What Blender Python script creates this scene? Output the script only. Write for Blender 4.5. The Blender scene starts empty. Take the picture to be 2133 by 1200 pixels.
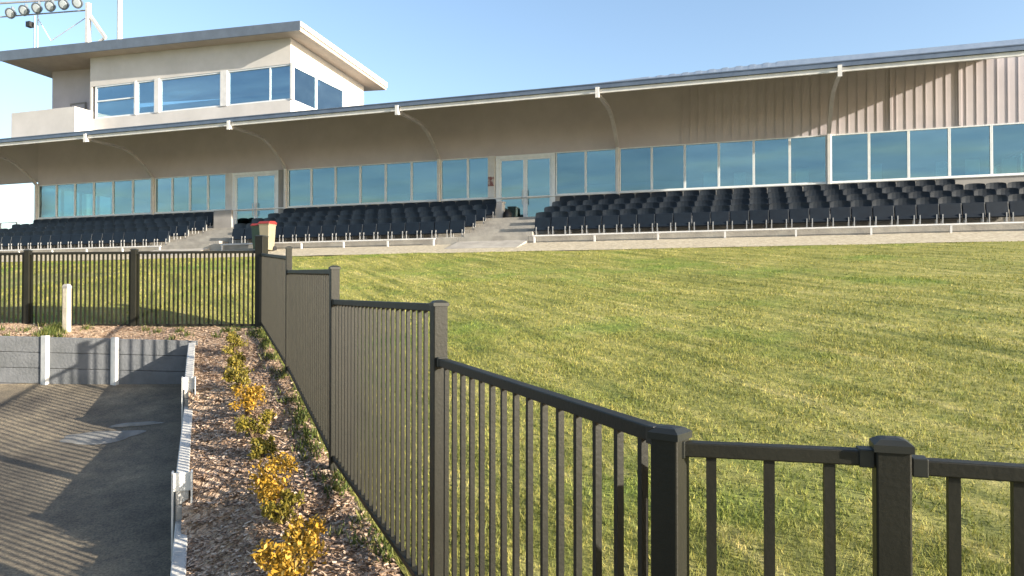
import bpy, bmesh, math, random
import numpy as np
from mathutils import Vector, noise as mnoise
random.seed(7); rng = np.random.default_rng(7)
C = bpy.context.scene.collection
R = math.radians
# ---------------------------------------------------------------- frame of reference
# X runs along the grandstand front, Y away from the camera into the stand, Z up; the camera is at the origin.
F = 1540.0; CX = 1067.0; HZ = 620.0
YAW = R(18.4); CA, SA = math.cos(YAW), math.sin(YAW)
def W(px, d):                       # plan position of photo column px at depth d
    r = (px - CX) / F * d
    return (r*CA - d*SA, r*SA + d*CA)
def CW(r, d): return (r*CA - d*SA, r*SA + d*CA)
def zat(py, d): return (HZ - py) / F * d
def onY(px, Y):                     # x and depth where column px meets the plane Y
    k = (px - CX)/F; dx, dy = k*CA - SA, k*SA + CA
    t = Y/dy
    return dx*t, t
def H(x, y):                        # height of the grassed bank
    return -1.85 + .158*y + .07*min(max(-x-6.75, 0), 6)*min(max((20-y)/11, 0), 1)

# ---------------------------------------------------------------- materials
def new_mat(name):
    m = bpy.data.materials.new(name); m.use_nodes = True
    nt = m.node_tree; b = nt.nodes['Principled BSDF']
    return m, nt, b
def mat(name, c1, c2=None, scale=8, rough=.6, metal=0, bump=0, detail=5, spec=.5, stretch=None, contrast=(.35,.65), bscale=None):
    m, nt, b = new_mat(name)
    b.inputs['Roughness'].default_value = rough; b.inputs['Metallic'].default_value = metal
    b.inputs['Specular IOR Level'].default_value = spec
    if c2 is None: c2 = tuple(v*.82 for v in c1)
    geo = nt.nodes.new('ShaderNodeNewGeometry')
    mp = nt.nodes.new('ShaderNodeMapping'); nt.links.new(geo.outputs['Position'], mp.inputs['Vector'])
    if stretch: mp.inputs['Scale'].default_value = stretch[0]; mp.inputs['Rotation'].default_value = stretch[1]
    n = nt.nodes.new('ShaderNodeTexNoise'); n.inputs['Scale'].default_value = scale; n.inputs['Detail'].default_value = detail
    n.inputs['Roughness'].default_value = .62
    nt.links.new(mp.outputs[0], n.inputs['Vector'])
    cr = nt.nodes.new('ShaderNodeValToRGB')
    cr.color_ramp.elements[0].position, cr.color_ramp.elements[1].position = contrast
    cr.color_ramp.elements[0].color = (*c2, 1); cr.color_ramp.elements[1].color = (*c1, 1)
    nt.links.new(n.outputs['Fac'], cr.inputs[0]); nt.links.new(cr.outputs[0], b.inputs['Base Color'])
    if bump:
        bn = nt.nodes.new('ShaderNodeTexNoise'); bn.inputs['Scale'].default_value = bscale or scale*3; bn.inputs['Detail'].default_value = 6
        nt.links.new(geo.outputs['Position'], bn.inputs['Vector'])
        bp = nt.nodes.new('ShaderNodeBump'); bp.inputs['Strength'].default_value = bump; bp.inputs['Distance'].default_value = .03
        nt.links.new(bn.outputs['Fac'], bp.inputs['Height']); nt.links.new(bp.outputs[0], b.inputs['Normal'])
    return m
def ramp(nt, src, stops):
    cr = nt.nodes.new('ShaderNodeValToRGB'); e = cr.color_ramp.elements
    while len(e) < len(stops): e.new(.5)
    for el, (p, c) in zip(e, stops): el.position = p; el.color = (*c, 1)
    nt.links.new(src, cr.inputs[0]); return cr
def tex(nt, vec, scale, detail=4, rough=.6):
    n = nt.nodes.new('ShaderNodeTexNoise'); n.inputs['Scale'].default_value = scale
    n.inputs['Detail'].default_value = detail; n.inputs['Roughness'].default_value = rough
    nt.links.new(vec, n.inputs['Vector']); return n
def mix(nt, fac, a, b_, mode='MIX'):
    mx = nt.nodes.new('ShaderNodeMix'); mx.data_type = 'RGBA'; mx.blend_type = mode
    if isinstance(fac, (int, float)): mx.inputs[0].default_value = fac
    else: nt.links.new(fac, mx.inputs[0])
    for s, v in ((6, a), (7, b_)):
        if isinstance(v, tuple): mx.inputs[s].default_value = (*v, 1)
        else: nt.links.new(v, mx.inputs[s])
    return mx.outputs[2]

def grass_mat(name, blades):
    m, nt, b = new_mat(name)
    geo = nt.nodes.new('ShaderNodeNewGeometry')
    mp = nt.nodes.new('ShaderNodeMapping'); mp.vector_type = 'TEXTURE'
    mp.inputs['Rotation'].default_value = (0, 0, R(-46)); mp.inputs['Scale'].default_value = (2.7, .33, 1)
    nt.links.new(geo.outputs['Position'], mp.inputs['Vector'])
    streak = tex(nt, mp.outputs[0], 1.5, 7, .64)
    patch = tex(nt, geo.outputs['Position'], .42, 4)
    fine = tex(nt, geo.outputs['Position'], 9, 6, .7)
    base = ramp(nt, streak.outputs['Fac'], [(.27, (.085,.108,.026)), (.42, (.18,.188,.046)), (.55, (.265,.255,.072)), (.72, (.375,.335,.14))])
    green = ramp(nt, patch.outputs['Fac'], [(.52, (0,0,0)), (.72, (1,1,1))])
    c = mix(nt, green.outputs[0], base.outputs[0], (.13,.20,.03))
    fr = ramp(nt, fine.outputs['Fac'], [(.32, (.6,.65,.6)), (.5, (.97,.97,.95)), (.68, (1.22,1.17,1.15))])
    c = mix(nt, 1.0, c, fr.outputs[0], 'MULTIPLY')
    b.inputs['Roughness'].default_value = .7; b.inputs['Specular IOR Level'].default_value = .25
    if blades:
        at = nt.nodes.new('ShaderNodeAttribute'); at.attribute_name = 'tone'
        tr = ramp(nt, at.outputs['Fac'], [(0, (.62,.75,.6)), (.6, (1.0,1.0,.92)), (.9, (1.2,1.12,1.05)), (1, (1.45,1.25,1.3))])
        c = mix(nt, 1.0, c, tr.outputs[0], 'MULTIPLY')
        t = nt.nodes.new('ShaderNodeBsdfTranslucent'); nt.links.new(c, t.inputs['Color'])
        ms = nt.nodes.new('ShaderNodeMixShader'); ms.inputs[0].default_value = .3
        out = nt.nodes['Material Output']
        nt.links.new(b.outputs[0], ms.inputs[1]); nt.links.new(t.outputs[0], ms.inputs[2]); nt.links.new(ms.outputs[0], out.inputs['Surface'])
    else:
        c = mix(nt, 1.0, c, (.92,.92,.9), 'MULTIPLY')
        bp = nt.nodes.new('ShaderNodeBump'); bp.inputs['Strength'].default_value = .9; bp.inputs['Distance'].default_value = .05
        bn = tex(nt, geo.outputs['Position'], 14, 8, .75)
        nt.links.new(bn.outputs['Fac'], bp.inputs['Height']); nt.links.new(bp.outputs[0], b.inputs['Normal'])
    nt.links.new(c, b.inputs['Base Color'])
    return m

def leaf_mat(name, stops, trans=.3):
    m, nt, b = new_mat(name)
    at = nt.nodes.new('ShaderNodeAttribute'); at.attribute_name = 'tone'
    cr = ramp(nt, at.outputs['Fac'], stops)
    nt.links.new(cr.outputs[0], b.inputs['Base Color']); b.inputs['Roughness'].default_value = .6
    b.inputs['Specular IOR Level'].default_value = .3
    t = nt.nodes.new('ShaderNodeBsdfTranslucent'); nt.links.new(cr.outputs[0], t.inputs['Color'])
    ms = nt.nodes.new('ShaderNodeMixShader'); ms.inputs[0].default_value = trans
    nt.links.new(b.outputs[0], ms.inputs[1]); nt.links.new(t.outputs[0], ms.inputs[2])
    nt.links.new(ms.outputs[0], nt.nodes['Material Output'].inputs['Surface'])
    return m

def glass_mat(name, tint, refl, base_fac, rough=.03):
    m, nt, b = new_mat(name); nt.nodes.remove(b)
    geo = nt.nodes.new('ShaderNodeNewGeometry'); oi = nt.nodes.new('ShaderNodeObjectInfo')
    tr = nt.nodes.new('ShaderNodeBsdfTransparent'); tr.inputs[0].default_value = (*tint, 1)
    gl = nt.nodes.new('ShaderNodeBsdfGlossy'); gl.inputs['Roughness'].default_value = rough
    vr = ramp(nt, oi.outputs['Random'], [(0, tuple(v*.84 for v in refl)), (.5, refl), (1, (refl[0]*1.2, refl[1]*1.12, refl[2]*1.08))])
    mp = nt.nodes.new('ShaderNodeMapping'); mp.inputs['Scale'].default_value = (.35, 1, 1.6); nt.links.new(geo.outputs['Position'], mp.inputs['Vector'])
    film = tex(nt, mp.outputs[0], 1.1, 5); fr = ramp(nt, film.outputs['Fac'], [(.3, (.82,.86,.9)), (.7, (1.15,1.12,1.08))])
    nt.links.new(mix(nt, 1.0, vr.outputs[0], fr.outputs[0], 'MULTIPLY'), gl.inputs['Color'])
    ad = nt.nodes.new('ShaderNodeVectorMath'); ad.operation = 'ADD'; cb = nt.nodes.new('ShaderNodeCombineXYZ')
    mu = nt.nodes.new('ShaderNodeMath'); mu.operation = 'MULTIPLY'; mu.inputs[1].default_value = 37; nt.links.new(oi.outputs['Random'], mu.inputs[0])
    nt.links.new(mu.outputs[0], cb.inputs[1]); nt.links.new(mp.outputs[0], ad.inputs[0]); nt.links.new(cb.outputs[0], ad.inputs[1])
    wob = tex(nt, ad.outputs[0], .7, 1.5, .4)
    bp = nt.nodes.new('ShaderNodeBump'); bp.inputs['Strength'].default_value = .14; bp.inputs['Distance'].default_value = .2
    nt.links.new(wob.outputs['Fac'], bp.inputs['Height']); nt.links.new(bp.outputs[0], gl.inputs['Normal'])
    lw = nt.nodes.new('ShaderNodeLayerWeight'); lw.inputs['Blend'].default_value = .22
    ma = nt.nodes.new('ShaderNodeMath'); ma.operation = 'ADD'; ma.use_clamp = True; ma.inputs[1].default_value = base_fac
    nt.links.new(lw.outputs['Fresnel'], ma.inputs[0])
    ms = nt.nodes.new('ShaderNodeMixShader')
    nt.links.new(ma.outputs[0], ms.inputs[0]); nt.links.new(tr.outputs[0], ms.inputs[1]); nt.links.new(gl.outputs[0], ms.inputs[2])
    nt.links.new(ms.outputs[0], nt.nodes['Material Output'].inputs['Surface'])
    return m

def mulch_mat():
    m, nt, b = new_mat('mulch')
    geo = nt.nodes.new('ShaderNodeNewGeometry')
    v = nt.nodes.new('ShaderNodeTexVoronoi'); v.inputs['Scale'].default_value = 44
    dis = tex(nt, geo.outputs['Position'], 16, 3)
    vm = nt.nodes.new('ShaderNodeVectorMath'); vm.operation = 'MULTIPLY_ADD'
    nt.links.new(dis.outputs['Color'], vm.inputs[0]); vm.inputs[1].default_value = (.08,.08,.08)
    nt.links.new(geo.outputs['Position'], vm.inputs[2]); nt.links.new(vm.outputs[0], v.inputs['Vector'])
    sep = nt.nodes.new('ShaderNodeSeparateColor'); nt.links.new(v.outputs['Color'], sep.inputs[0])
    cr = ramp(nt, sep.outputs[0], [(0, (.18,.12,.08)), (.35, (.38,.265,.18)), (.65, (.50,.37,.265)), (1, (.62,.49,.38))])
    big = tex(nt, geo.outputs['Position'], 1.6, 4)
    br = ramp(nt, big.outputs['Fac'], [(.3, (.8,.78,.8)), (.7, (1.15,1.1,1.0))])
    c = mix(nt, 1.0, cr.outputs[0], br.outputs[0], 'MULTIPLY')
    nt.links.new(c, b.inputs['Base Color']); b.inputs['Roughness'].default_value = .9; b.inputs['Specular IOR Level'].default_value = .15
    bp = nt.nodes.new('ShaderNodeBump'); bp.inputs['Strength'].default_value = .9; bp.inputs['Distance'].default_value = .03
    nt.links.new(v.outputs['Distance'], bp.inputs['Height']); nt.links.new(bp.outputs[0], b.inputs['Normal'])
    return m

def yard_mat():
    m, nt, b = new_mat('yard_surface')
    geo = nt.nodes.new('ShaderNodeNewGeometry')
    big = tex(nt, geo.outputs['Position'], .9, 5); fine = tex(nt, geo.outputs['Position'], 60, 4, .7); mid = tex(nt, geo.outputs['Position'], 6, 6, .7)
    a = ramp(nt, big.outputs['Fac'], [(.35, (.095,.082,.066)), (.52, (.15,.128,.098)), (.68, (.24,.20,.145))])
    f = ramp(nt, fine.outputs['Fac'], [(.35, (.6,.6,.62)), (.65, (1.35,1.32,1.25))])
    g = ramp(nt, mid.outputs['Fac'], [(.35, (.78,.78,.8)), (.65, (1.18,1.16,1.1))])
    c = mix(nt, 1.0, a.outputs[0], f.outputs[0], 'MULTIPLY'); c = mix(nt, 1.0, c, g.outputs[0], 'MULTIPLY')
    nt.links.new(c, b.inputs['Base Color']); b.inputs['Roughness'].default_value = .85; b.inputs['Specular IOR Level'].default_value = .25
    bp = nt.nodes.new('ShaderNodeBump'); bp.inputs['Strength'].default_value = .5; bp.inputs['Distance'].default_value = .02
    nt.links.new(fine.outputs['Fac'], bp.inputs['Height']); nt.links.new(bp.outputs[0], b.inputs['Normal'])
    return m

M = dict(
    clad   = mat('wall_paint', (.455,.415,.43), (.415,.375,.39), 1.3, .6, detail=6, bump=.05),
    render = mat('light_render', (.52,.495,.475), (.45,.43,.41), .9, .75, detail=6, bump=.08, bscale=30),
    soffit = mat('soffit_sheet', (.41,.375,.39), (.37,.335,.35), .6, .6),
    tan    = mat('timber_soffit', (.40,.32,.25), (.34,.27,.21), 2, .6),
    gutter = mat('roof_metal', (.17,.20,.25), (.13,.155,.20), 3, .38, .6),
    roofm  = mat('roof_sheet', (.16,.185,.22), (.13,.15,.18), 2, .45, .4),
    roofedge = mat('roof_edge_sky_sheen', (.34,.40,.48), (.28,.34,.42), 3, .35, .5),  # roof sheet colour lightened to stand in for its sky reflection
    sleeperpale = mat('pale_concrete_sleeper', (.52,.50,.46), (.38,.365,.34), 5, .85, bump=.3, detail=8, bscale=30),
    white  = mat('white_trim', (.60,.59,.58), (.50,.49,.48), 3, .45),
    frame  = mat('white_aluminium', (.70,.72,.72), (.62,.64,.65), 5, .35, .1),
    steel  = mat('painted_steel', (.43,.41,.41), (.37,.35,.35), 3, .5),
    grey   = mat('grey_render', (.27,.255,.24), (.22,.21,.20), 2, .8, bump=.1, bscale=25),
    conc   = mat('concrete', (.32,.30,.265), (.22,.205,.185), 2.2, .85, bump=.25, detail=8, bscale=20),
    gravel = mat('gravel', (.44,.385,.29), (.26,.225,.16), 9, .9, bump=.8, detail=8, bscale=35),
    inwall = mat('interior_wall', (.22,.27,.27), (.18,.22,.22), 1, .7),
    infloor= mat('interior_carpet', (.05,.055,.06), (.04,.04,.05), 3, .9),
    seat   = mat('navy_plastic', (.0055,.011,.019), (.0035,.007,.013), 6, .55, spec=.28),
    seatleg= mat('galvanised_leg', (.34,.34,.34), (.26,.26,.26), 8, .5, .2),
    fence  = mat('bronze_powder_coat', (.013,.0127,.0086), (.0095,.0093,.0064), 7, .5, spec=.28, detail=6, bump=.05, bscale=80),
    fence_cap = mat('bronze_cap', (.018,.019,.016), (.013,.014,.012), 9, .45, spec=.35),
    sleeper= mat('shade_tinted_sleeper', (.125,.13,.14), (.09,.095,.10), 4, .85, bump=.3, detail=8, bscale=30),  # charcoal concrete, darkened further to stand in for shade on the far wall
    hpost  = mat('galvanised_post', (.60,.60,.58), (.45,.46,.46), 6, .5, .25, bump=.05),
    timber = mat('weathered_white_paint', (.46,.42,.33), (.34,.30,.23), 9, .8, bump=.2, bscale=40),
    stem   = mat('shrub_stem', (.12,.075,.04), (.08,.05,.03), 20, .9),
    bincream = mat('cream_bin_plastic', (.24,.21,.145), (.20,.175,.12), 5, .5),
    bingreen = mat('green_bin_plastic', (.045,.085,.055), (.035,.065,.045), 5, .5),
    lidred = mat('red_lid_plastic', (.22,.025,.022), (.16,.02,.018), 5, .45),
    black  = mat('black_plastic', (.018,.018,.02), (.012,.012,.014), 6, .5),
    lamp   = mat('lamp_housing', (.17,.20,.23), (.12,.14,.17), 6, .5, .4),
    lampglass = mat('lamp_lens', (.42,.47,.50), (.35,.40,.44), 4, .2),
    poster = mat('poster_print', (.16,.05,.05), (.40,.36,.34), 7, .6, contrast=(.45,.55)),
    mottle  = mat('pale_mottle', (.24,.225,.20), (.13,.125,.115), 6, .9, bump=.2, detail=7),
    chair  = mat('white_chair', (.70,.70,.68), (.6,.6,.58), 5, .5),
    dirt   = mat('far_ground', (.16,.14,.07), (.10,.10,.04), .3, .9, bump=.2),
    grass  = grass_mat('lawn_turf', False), blade = grass_mat('grass_blades', True),
    mulch  = mulch_mat(), yard = yard_mat(),
    glass  = glass_mat('tinted_glazing', (.58,.78,.81), (.56,.72,.76), .29),
    tglass = glass_mat('tower_glazing', (.62,.76,.80), (.60,.76,.86), .30),
    chip   = leaf_mat('mulch_chips', [(0,(.09,.06,.04)),(.4,(.31,.205,.135)),(.75,(.49,.345,.24)),(1,(.64,.51,.39))], .05),
    shrub_olive  = leaf_mat('olive_leaves', [(0,(.06,.065,.012)),(.5,(.20,.165,.022)),(1,(.38,.28,.05))]),
    shrub_orange = leaf_mat('orange_leaves', [(0,(.11,.08,.015)),(.35,(.32,.19,.02)),(.7,(.52,.29,.03)),(1,(.66,.44,.09))]),
    weed   = leaf_mat('weed_leaves', [(0,(.035,.055,.012)),(.6,(.10,.13,.03)),(1,(.24,.22,.07))]),
)

# ---------------------------------------------------------------- mesh helpers
class MB:
    def __init__(s): s.v = []; s.f = []; s.tone = []
    def add(s, vs, fs):
        o = len(s.v); s.v += [tuple(map(float, p)) for p in vs]; s.f += [tuple(i+o for i in f) for f in fs]; return s
    def box(s, x0, x1, y0, y1, z0, z1):
        return s.add([(x0,y0,z0),(x1,y0,z0),(x1,y1,z0),(x0,y1,z0),(x0,y0,z1),(x1,y0,z1),(x1,y1,z1),(x0,y1,z1)],
                     [(0,3,2,1),(4,5,6,7),(0,1,5,4),(1,2,6,5),(2,3,7,6),(3,0,4,7)])
    def bar(s, a, b, w, h, up=(0,0,1)):              # box section from a to b: w sideways, h along up
        a, b = Vector(a), Vector(b); d = (b-a).normalized(); up = Vector(up)
        if abs(d.dot(up)) > .98: up = Vector((0,1,0))
        sd = d.cross(up).normalized(); u = sd.cross(d).normalized()
        vs = [p + sd*i*w/2 + u*j*h/2 for p in (a, b) for i, j in ((-1,-1),(1,-1),(1,1),(-1,1))]
        return s.add(vs, [(0,3,2,1),(4,5,6,7),(0,1,5,4),(1,2,6,5),(2,3,7,6),(3,0,4,7)][::1])
    def column(s, x, y, z0, z1, w, ang=0, h2=None):   # upright box section turned by ang
        c, sn = math.cos(ang)*w/2, math.sin(ang)*w/2
        pl = [(x-c+sn, y-sn-c), (x+c+sn, y+sn-c), (x+c-sn, y+sn+c), (x-c-sn, y-sn+c)]
        return s.add([(p[0],p[1],z0) for p in pl]+[(p[0],p[1],z1) for p in pl],
                     [(0,3,2,1),(4,5,6,7),(0,1,5,4),(1,2,6,5),(2,3,7,6),(3,0,4,7)])
    def frustum(s, x, y, rings, ang=0):               # square rings [(z, w)]
        o = len(s.v)
        for z, w in rings:
            c, sn = math.cos(ang)*w/2, math.sin(ang)*w/2
            s.v += [(x-c+sn, y-sn-c, z), (x+c+sn, y+sn-c, z), (x+c-sn, y+sn+c, z), (x-c-sn, y-sn+c, z)]
        for k in range(len(rings)-1):
            for i in range(4): s.f.append((o+4*k+i, o+4*k+(i+1)%4, o+4*k+4+(i+1)%4, o+4*k+4+i))
        e = o+4*(len(rings)-1)
        s.f.append((e,e+1,e+2,e+3)); s.f.append((o+3,o+2,o+1,o)); return s
    def tube(s, pts, r, n=10, r2=None):
        pts = [Vector(p) for p in pts]; o = len(s.v); L = len(pts)
        for i, p in enumerate(pts):
            d = (pts[min(i+1,L-1)] - pts[max(i-1,0)]).normalized()
            u = d.orthogonal().normalized() if abs(d.z) > .9 else d.cross(Vector((0,0,1))).normalized()
            w = d.cross(u); rr = r if r2 is None else r + (r2-r)*i/(L-1)
            for k in range(n):
                a = 2*math.pi*k/n; s.v.append(tuple(p + u*math.cos(a)*rr + w*math.sin(a)*rr))
        for i in range(L-1):
            for k in range(n): s.f.append((o+i*n+k, o+i*n+(k+1)%n, o+(i+1)*n+(k+1)%n, o+(i+1)*n+k))
        s.f.append(tuple(o+k for k in range(n))[::-1]); s.f.append(tuple(o+(L-1)*n+k for k in range(n))); return s
    def prism_x(s, prof, x0, x1):                      # (y, z) outline extruded along x
        n = len(prof)
        vs = [(x0,y,z) for y, z in prof] + [(x1,y,z) for y, z in prof]
        fs = [(i,(i+1)%n,n+(i+1)%n,n+i) for i in range(n)] + [tuple(range(n))[::-1], tuple(range(n,2*n))]
        return s.add(vs, fs)
    def lathe(s, c, axis, prof, n=16):                 # prof [(t along axis, radius)]
        a = Vector(axis).normalized(); u = a.orthogonal().normalized(); w = a.cross(u); c = Vector(c); o = len(s.v)
        for t, r in prof:
            for k in range(n):
                q = 2*math.pi*k/n; s.v.append(tuple(c + a*t + u*math.cos(q)*r + w*math.sin(q)*r))
        for i in range(len(prof)-1):
            for k in range(n): s.f.append((o+i*n+k, o+i*n+(k+1)%n, o+(i+1)*n+(k+1)%n, o+(i+1)*n+k))
        s.f.append(tuple(o+k for k in range(n))[::-1]); s.f.append(tuple(o+(len(prof)-1)*n+k for k in range(n))); return s
    def build(s, name, m, parent=None, bevel=0, smooth=False, fix=True):
        off = Vector((0,0,0)); p = parent
        while p is not None: off += p.location; p = p.parent
        me = bpy.data.meshes.new(name); me.from_pydata([tuple(Vector(v)-off) for v in s.v], [], s.f)
        if fix:
            bm = bmesh.new(); bm.from_mesh(me); bmesh.ops.recalc_face_normals(bm, faces=bm.faces); bm.to_mesh(me); bm.free()
        me.materials.append(m)
        if s.tone:
            at = me.attributes.new('tone', 'FLOAT', 'FACE'); at.data.foreach_set('value', s.tone)
        if smooth: me.shade_smooth()
        o = bpy.data.objects.new(name, me); C.objects.link(o); o.parent = parent
        if bevel:
            b = o.modifiers.new('bevel', 'BEVEL'); b.width = bevel; b.segments = 2; b.limit_method = 'ANGLE'
        return o
def tag(o, label=None, cat=None, group=None, kind=None):
    for k, v in (('label', label), ('category', cat), ('group', group), ('kind', kind)):
        if v: o[k] = v
    return o
def thing(name, label, cat, loc=(0,0,0), group=None):
    o = bpy.data.objects.new(name, None); C.objects.link(o); o.location = loc; o.empty_display_size = .2
    return tag(o, label, cat, group)
def structure(o): o['kind'] = 'structure'; return o
def raw_mesh(name, verts, tris, m, tone=None):
    me = bpy.data.meshes.new(name)
    me.vertices.add(len(verts)); me.vertices.foreach_set('co', np.asarray(verts, np.float32).ravel())
    n = len(tris); k = tris.shape[1]
    me.loops.add(n*k); me.loops.foreach_set('vertex_index', np.asarray(tris, np.int32).ravel())
    me.polygons.add(n); me.polygons.foreach_set('loop_start', np.arange(0, n*k, k, dtype=np.int32))
    me.update(calc_edges=True); me.validate()
    if tone is not None:
        at = me.attributes.new('tone', 'FLOAT', 'FACE'); at.data.foreach_set('value', np.asarray(tone, np.float32))
    me.materials.append(m)
    o = bpy.data.objects.new(name, me); C.objects.link(o); return o
def grid_surface(name, poly, step, zf, m, inside=None):
    """a sheet over a plan polygon, cut on a grid, lifted to zf"""
    bm = bmesh.new()
    vs = [bm.verts.new((x, y, 0)) for x, y in poly]; bm.faces.new(vs)
    xs = [p[0] for p in poly]; ys = [p[1] for p in poly]
    for ax, lo, hi in ((0, min(xs), max(xs)), (1, min(ys), max(ys))):
        k = lo + step
        while k < hi:
            co = (k,0,0) if ax == 0 else (0,k,0); no = (1,0,0) if ax == 0 else (0,1,0)
            bmesh.ops.bisect_plane(bm, geom=bm.verts[:]+bm.edges[:]+bm.faces[:], plane_co=co, plane_no=no); k += step
    for v in bm.verts: v.co.z = zf(v.co.x, v.co.y)
    bmesh.ops.recalc_face_normals(bm, faces=bm.faces)
    if sum(f.normal.z for f in bm.faces) < 0: bmesh.ops.reverse_faces(bm, faces=bm.faces)
    me = bpy.data.meshes.new(name); bm.to_mesh(me); bm.free(); me.materials.append(m); me.shade_smooth()
    o = bpy.data.objects.new(name, me); C.objects.link(o); return o

# ---------------------------------------------------------------- fence line, walls in plan
POST = [(545,10.6,490),(602,7.7,513),(697,5.0,553),(915,3.15,625),(1395,1.58,886),(1855,1.47,909)]
P = [W(px, d) for px, d, _ in POST]
PT = [zat(y, d) for _, d, y in POST]
Yrun = P[5][1]
BACK = [W(px, 10.6) for px in (280, 58, -190, -440)]
def wall_r(d): return -.12 - .42*d
BTOP = [(-.57,-.80),(-1.06,-1.17),(-1.46,-1.62),(-1.80,-1.95)]
def wall_top(d):
    for (da, db, (ta, tb)) in ((9.42,7.3,BTOP[0]),(7.3,4.9,BTOP[1]),(4.9,2.7,BTOP[2]),(2.7,1.3,BTOP[3])):
        if d >= db: return ta + (tb-ta)*(da-d)/(da-db) if d < da else ta
    return BTOP[3][1]
def bed_h(x, y):
    z = H(x, y)
    r, d = x*CA + y*SA, -x*SA + y*CA
    if d < 9.5:
        q = min(1, max(0, (r-wall_r(d)-.04)/.55)); q = q*q*(3-2*q)
        dl = .25; wt = sum(wall_top(d+e) for e in (-dl,-dl/2,0,dl/2,dl))/5
        z = min(z, wt-.02)*(1-q) + z*q
    z += .012*mnoise.noise((x*3, y*3, 1.7)) + .02*mnoise.noise((x*1.1, y*1.1, 4))
    for (hx, hy, r, dp) in HOLLOWS:
        q = ((x-hx)**2 + (y-hy)**2)/(r*r)
        if q < 4: z -= dp*math.exp(-q*1.6)
    return z
HOLLOWS = [(*W(655, 4.25), .22, .10), (*W(572, 6.1), .2, .09), (*W(527, 8.2), .22, .09)]

# ---------------------------------------------------------------- ground sheets
g = MB().add([(-1500,-1500,-3.3),(1500,-1500,-3.3),(1500,1500,-3.3),(-1500,1500,-3.3)], [(0,1,2,3)]).build('ground', M['dirt']); structure(g)
def lawn_h(x, y): return H(x, y) + .03*mnoise.noise((x*.35, y*.35, 0)) + .02*mnoise.noise((x*1.3, y*1.3, 5))
lawn_poly = [(45,Yrun-2.2),(45,20.05),(-60,20.05),(-60,BACK[3][1]-12),(BACK[3][0]-6,BACK[3][1]-2),BACK[3],BACK[2],BACK[1],BACK[0],P[0],P[1],P[2],P[3],P[4],(P[4][0]+.02,Yrun-2.2)]
structure(grid_surface('lawn', lawn_poly, .55, lawn_h, M['grass']))
wA = CW(wall_r(9.5), 9.5)
far_l = CW(-12, 9.5)
side_pts = [CW(wall_r(d), d) for d in (9.5, 1.2)]
bed_poly = [P[0],P[1],P[2],P[3],P[4],(P[4][0]+.02,Yrun-2.2),(side_pts[1][0]+.3,Yrun-2.2),side_pts[1],side_pts[0],far_l,(BACK[3][0],far_l[1]),BACK[3],BACK[2],BACK[1],BACK[0]]
structure(grid_surface('garden_bed', bed_poly, .11, bed_h, M['mulch']))
def yard_h(x, y):
    return -2.33 + .158*y + .07*min(max(-x-6.75,0),6)*min(max((20-y)/11,0),1)*.8 + .012*mnoise.noise((x*.8,y*.8,2))
yd = [side_pts[0], side_pts[1], (side_pts[1][0]+.3,Yrun-4.5), (-26,Yrun-4.5), (-26, far_l[1]-4), far_l]
structure(grid_surface('yard', yd, .4, yard_h, M['yard']))

# pale blotches on the yard, each a low raised lens
x0, y0 = W(215, 7.75)
def blotch(xc, yc, a, b, ang, seed, label):
    n = 40; pts = []
    for k in range(n):
        q = 2*math.pi*k/n; rr = 1 + .38*mnoise.noise((math.cos(q)*1.6+seed, math.sin(q)*1.6, seed))
        u, v = a*math.cos(q)*rr, b*math.sin(q)*rr
        pts.append((xc+u*math.cos(ang)-v*math.sin(ang), yc+u*math.sin(ang)+v*math.cos(ang)))
    mb = MB(); mb.v = [(x, y, yard_h(x,y)+.004) for x, y in pts]
    mb.v += [(xc+(x-xc)*.7, yc+(y-yc)*.7, yard_h(xc+(x-xc)*.7, yc+(y-yc)*.7)+.022) for x, y in pts]; mb.v.append((xc,yc,yard_h(xc,yc)+.03))
    for k in range(n): mb.f.append((k,(k+1)%n,n+(k+1)%n,n+k)); mb.f.append((n+k,n+(k+1)%n,2*n))
    o = mb.build('pale_blotch', M['mottle'], smooth=True); tag(o, label, 'blotch'); return o

# ---------------------------------------------------------------- grass blades
def blades(n, xr, yr, h, w, keep):
    x = rng.uniform(*xr, n); y = rng.uniform(*yr, n); k = keep(x, y); x, y = x[k], y[k]; n = len(x)
    z = np.array([lawn_h(a, b) for a, b in zip(x, y)])
    hh = rng.uniform(h*.5, h*1.3, n); ww = rng.uniform(w*.6, w*1.4, n); a = rng.uniform(0, 2*np.pi, n)
    tx, ty = np.cos(a)*ww/2, np.sin(a)*ww/2
    la = rng.uniform(0, 2*np.pi, n); l = hh*rng.uniform(.2, 1.1, n)
    v = np.empty((n,3,3)); v[:,0] = np.c_[x-tx, y-ty, z-.004]; v[:,1] = np.c_[x+tx, y+ty, z-.004]
    v[:,2] = np.c_[x+np.cos(la)*l, y+np.sin(la)*l, z+hh]
    return v.reshape(-1,3), rng.uniform(0,1,n)
def side_of_fence(x, y):             # true on the lawn side of the fence line
    fx = np.interp(y, [p[1] for p in (P[4],P[3],P[2],P[1],P[0])], [p[0] for p in (P[4],P[3],P[2],P[1],P[0])])
    back = y > P[0][1] + (x-P[0][0])*(.3156/.949)
    return np.where(y > Yrun-.1, np.where(y < P[0][1], (x > fx+.01) | (back & (x < P[0][0])), (x > P[0][0]) | back), x > P[4][0])
sets = [blades(110000, (-2.6,4.2), (Yrun-.6,4.2), .030, .006, side_of_fence), blades(130000, (-6.5,8.5), (4.2,9), .028, .009, side_of_fence),
        blades(90000, (-14,13), (9,14), .026, .014, side_of_fence), blades(70000, (-26,17), (14,20), .024, .018, side_of_fence),
        blades(14000, (-16,-6.7), (3.5,9), .04, .014, side_of_fence)]
vv = np.concatenate([s[0] for s in sets]); tt = np.concatenate([s[1] for s in sets])
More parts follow.
